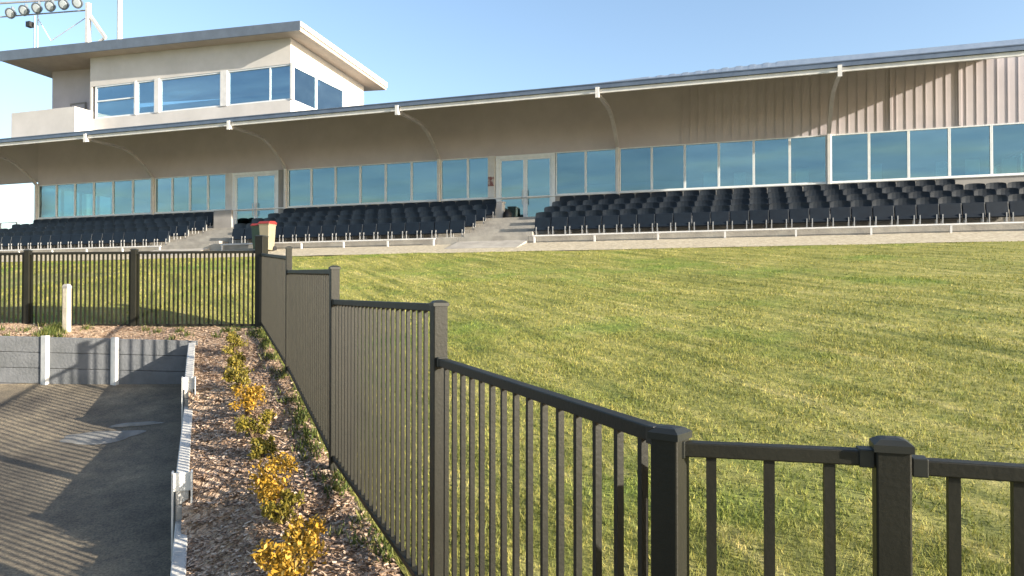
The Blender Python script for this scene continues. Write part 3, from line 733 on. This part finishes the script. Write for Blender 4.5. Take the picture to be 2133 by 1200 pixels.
# ---------------------------------------------------------------- control tower on the roof
YT = 27.0; XT = -19.0; XTL = -30.2
ct_ = thing('control_tower', 'pale control room with ribbon windows rising above the left of the roof', 'control room', (-25, 29, 7.6))
ZB = 7.9; WZ0, WZ1 = 8.5, 10.05
front = MB().box(XTL, XT, YT, YT+.15, ZB, WZ0).add([(x,y,z) for y in (YT,YT+.15) for x,z in ((XTL,WZ1),(XT,WZ1),(XT,11.20),(XTL,11.50))], [(0,1,2,3),(7,6,5,4),(0,4,5,1),(1,5,6,2),(2,6,7,3),(3,7,4,0)])
front.box(XTL, XTL+.12, YT, YT+.15, WZ0, WZ1).build('front_wall', M['render'], ct_)
side = MB()
side.add([(XT,YT+.152,WZ1+.0),(XT,33.2,WZ1),(XT,33.2,10.80),(XT,YT+.152,11.19),(XT-.15,YT+.152,WZ1),(XT-.15,33.2,WZ1),(XT-.15,33.2,10.80),(XT-.15,YT+.152,11.19)],
         [(0,1,2,3),(7,6,5,4),(0,4,5,1),(1,5,6,2),(2,6,7,3),(3,7,4,0)])
side.box(XT-.15, XT, YT+.152, 33.2, ZB, WZ0-.002).box(XT-.15, XT, 31.35, 33.2, WZ0, WZ1-.002).build('side_wall', M['render'], ct_)
MB().box(-34.05, XTL-.002, 28.2, 28.35, ZB, 11.52).box(-34.05, -33.9, 28.352, 33.2, ZB, 11.42).box(-33.9, XT-.16, 33.05, 33.2, ZB, 10.8).box(XTL, XTL+.15, YT+.152, 28.19, ZB, 11.47).build('rear_wall', M['clad'], ct_)
MB().box(-33.85, XT-.2, YT+.2, 33.0, 8.2, 8.28).build('room_floor', M['infloor'], ct_)
# tower windows
tw = [(-30.0,-26.7,[(-28.35,-28.28,8.55,10.0),(-30.0,-26.75,9.34,9.4)]),(-26.65,-23.0,[]),(-22.75,-19.12,[(-20.85,-20.82,8.55,10.0)])]
EDGE = [(195,278),(282,320),(330,458),(472,608)]
for a, b in EDGE:
    xa, xb2 = onY(a, YT)[0], onY(b, YT)[0]
    rails = [(xa+.06, xb2-.06, 9.30, 9.36)] if a == 195 else ([(onY(560,YT)[0]-.02, onY(560,YT)[0]+.02, WZ0+.06, WZ1-.06)] if a == 472 else [])
    window(xa, xb2, WZ0+.002, WZ1-.002, YT+.02, ct_, M['tglass'], .06, .1, rails=rails)
for a, b in ((278,282),(320,330),(458,472),(608,612)):
    MB().box(onY(a,YT)[0]+.002, min(onY(b,YT)[0], XT)-.002, YT-.03, YT+.14, WZ0-.0, WZ1+.03).build('window_pier', M['white'], ct_)
for ya, yb in ((27.2,29.0),(29.01,31.34)):
    fw = .06
    fr = MB().box(XT-.1,XT-.02,ya,ya+fw,WZ0,WZ1).box(XT-.1,XT-.02,yb-fw,yb,WZ0,WZ1).box(XT-.1,XT-.02,ya+fw,yb-fw,WZ0,WZ0+fw).box(XT-.1,XT-.02,ya+fw,yb-fw,WZ1-fw,WZ1).build('window', M['frame'], ct_)
    MB().box(XT-.065,XT-.057,ya+fw,yb-fw,WZ0+fw,WZ1-fw).build('pane', M['tglass'], fr)
# door onto the balcony
xa, xb2 = onY(146,28.2)[0], onY(178,28.2)[0]
dd = MB().box(xa,xa+.07,28.12,28.198,8.0,9.75).box(xb2-.07,xb2,28.12,28.198,8.0,9.75).box(xa+.07,xb2-.07,28.12,28.198,9.68,9.75).build('door', M['grey'], ct_)
MB().box(xa+.07,xb2-.07,28.15,28.19,8.0,9.68).build('door_leaf', M['soffit'], dd)
# balcony box
bal = MB().box(-34.0,-30.0,26.0,26.12,7.52,8.86).box(-30.12,-30.0,26.122,YT-.002,7.6,8.86).box(-34.0,-33.88,26.122,28.198,7.6,8.86).box(-33.88,-30.12,26.12,YT,7.7,7.95).build('balcony', M['render'], ct_)
# tower roof: deep fascia, soffit falling to the back
def slab(c, zt, zb):                 # four plan corners with their own heights
    mb = MB(); mb.add([(x,y,z) for (x,y),z in zip(c,zb)]+[(x,y,z) for (x,y),z in zip(c,zt)], [(0,3,2,1),(4,5,6,7),(0,1,5,4),(1,2,6,5),(2,3,7,6),(3,0,4,7)]); return mb
cor = [(-35.2,26.4),(-18.15,26.4),(-18.15,34.0),(-35.2,34.0)]
tr = slab(cor, (12.06,11.53,11.06,11.75), (11.60,11.17,10.70,11.40)).build('roof', M['tan'], ct_)
MB().add([(-35.26,26.34,11.60),(-18.09,26.34,11.165),(-18.09,26.398,11.165),(-35.26,26.398,11.60),(-35.26,26.34,12.09),(-18.09,26.34,11.56),(-18.09,26.398,11.56),(-35.26,26.398,12.09)],
         [(0,3,2,1),(4,5,6,7),(0,1,5,4),(1,2,6,5),(2,3,7,6),(3,0,4,7)]).build('fascia', M['roofm'], tr)
MB().add([(-18.148,26.4,11.36),(-18.09,26.4,11.36),(-18.09,34.04,10.83),(-18.148,34.04,10.83),(-18.148,26.4,11.56),(-18.09,26.4,11.56),(-18.09,34.04,11.08),(-18.148,34.04,11.08)],
         [(0,3,2,1),(4,5,6,7),(0,1,5,4),(1,2,6,5),(2,3,7,6),(3,0,4,7)]).build('verge_trim', M['white'], tr)
# mast with a small camera on the tower roof
x, d_ = onY(68, 27.2); zt = zat(30, d_); zb = 11.9
am = thing('antenna_mast', 'thin grey mast with a small dark camera on the control room roof', 'mast', (x, 27.2, zb))
MB().tube([(x,27.2,zb),(x,27.2,zt)], .035, 8).build('pole', M['lamp'], am)
zc = zat(48, d_)
MB().box(x-.42,x-.16,27.05,27.3,zc-.12,zc+.14).box(x-.16,x-.03,27.17,27.23,zc-.03,zc+.03).build('camera', M['black'], am)
# ---------------------------------------------------------------- floodlight frame and pole behind the stand
YB = 42.0
x2, d2 = onY(246, YB)
lp = thing('light_pole', 'tall white pole rising behind the control room roof', 'pole', (x2, YB, 1))
MB().tube([(x2,YB,-3.2),(x2,YB,10),(x2,YB,27)], .24, 16, .16).build('pole', M['white'], lp)
MB().lathe((x2,YB,-3.25), (0,0,1), [(0,.5),(.12,.5),(.16,.3)], 16).build('base_plate', M['lamp'], lp)
x1, d1 = onY(180, YB)
fr = thing('floodlight_frame', 'white braced frame carrying a row of round floodlights above the roof', 'floodlight', (x1, YB, 1))
ztop = zat(12, d1)
MB().column(x1, YB, -3.2, ztop+.3, .30).build('post', M['white'], fr, bevel=.02)
xq, dq = onY(217, YB)
MB().bar((x1+.1,YB,zat(28,d1)), (xq,YB,zat(78,dq)), .16, .22).bar((xq,YB,zat(78,dq)+.1),(x1+.1,YB,zat(78,dq)-.6),.12,.14).build('brace', M['white'], fr)
xs, ds = onY(-8, YB)
zbar = zat(30, d1)
MB().bar((x1-.15,YB,zat(-8,d1)),(xs,YB,zat(4,ds)), .12,.12).bar((x1-.15,YB,zat(18,d1)),(xs,YB,zat(33,ds)), .08,.08).build('crossbar', M['steel'], fr)
xm, dm = onY(100, YB)
MB().tube([(x1-.15,YB+.1,zat(30,d1)),(xm,YB+.1,zat(82,dm))], .03, 6).tube([(onY(72,YB)[0],YB+.1,zat(30,dm)),(xm,YB+.1,zat(82,dm))], .03, 6).tube([(onY(72,YB)[0],YB+.1,zat(10,dm)),(onY(72,YB)[0],YB+.1,zat(125,dm))], .04, 6).build('lattice', M['white'], fr)
for px, py in ((14,23),(42,17),(69,12),(97,8),(125,4),(154,1)):
    xl, dl = onY(px, YB-.5); zl = zat(py, dl)
    ax = Vector((.25,-1,-.42))
    h = MB().lathe((xl,YB-.3,zl), ax, [(-.34,.10),(-.25,.24),(0,.36),(.16,.41),(.17,.41)], 18).box(xl-.03,xl+.03,YB-.3,YB-.06,zl-.05,zl+.55).build('floodlight', M['lamp'], fr)
    MB().lathe((xl,YB-.3,zl), ax, [(.171,.29),(.185,.27),(.19,.1)], 18).build('lens', M['lampglass'], h)

for px, y, lab in ((1480,27.6,'white chair behind the fourth pane right of the middle door'),(1543,27.9,'white chair behind the glazing, lower and farther back than its neighbours'),(1672,27.65,'white chair behind the pane left of the tall right column'),
                   (1822,27.6,'white chair behind the second pane right of the tall right column'),(1963,27.7,'white chair behind the fourth pane right of the tall right column'),(2024,27.6,'white chair nearest the right end of the glazing'),(2100,27.8,'white chair at the right edge of the photo behind glass')):
    room_chair(px, y, lab)

# ---------------------------------------------------------------- light, sky, camera
S = Vector((1, -.19, .31)).normalized()
el = math.asin(S.z); az = math.atan2(S.x, S.y)
w = bpy.data.worlds.new('World'); bpy.context.scene.world = w; w.use_nodes = True
nt = w.node_tree; bg = nt.nodes['Background']
sk = nt.nodes.new('ShaderNodeTexSky'); sk.sky_type = 'NISHITA'; sk.sun_disc = False
sk.sun_elevation = el; sk.sun_rotation = az; sk.air_density = 1.0; sk.dust_density = 1.8; sk.ozone_density = 1.6
nt.links.new(sk.outputs[0], bg.inputs[0]); bg.inputs[1].default_value = .102
L = bpy.data.lights.new('sun', 'SUN'); L.energy = 5.0; L.angle = R(.5); L.color = (1, .91, .76)
lo = bpy.data.objects.new('sun', L); C.objects.link(lo); lo.rotation_euler = (-S).to_track_quat('-Z', 'Y').to_euler(); lo.location = (20,-5,20)
cam = bpy.data.cameras.new('camera'); cam.sensor_width = 36; cam.lens = F/2133*36; cam.clip_start = .05; cam.clip_end = 4000
co = bpy.data.objects.new('camera', cam); C.objects.link(co); co.location = (0,0,0)
co.rotation_euler = (R(90)+math.atan((HZ-600)/F), 0, YAW)
sc = bpy.context.scene; sc.camera = co
sc.view_settings.view_transform = 'Standard'; sc.view_settings.look = 'None'; sc.view_settings.exposure = 1.66; sc.view_settings.gamma = 1
sc.cycles.max_bounces = 6; sc.cycles.transparent_max_bounces = 12
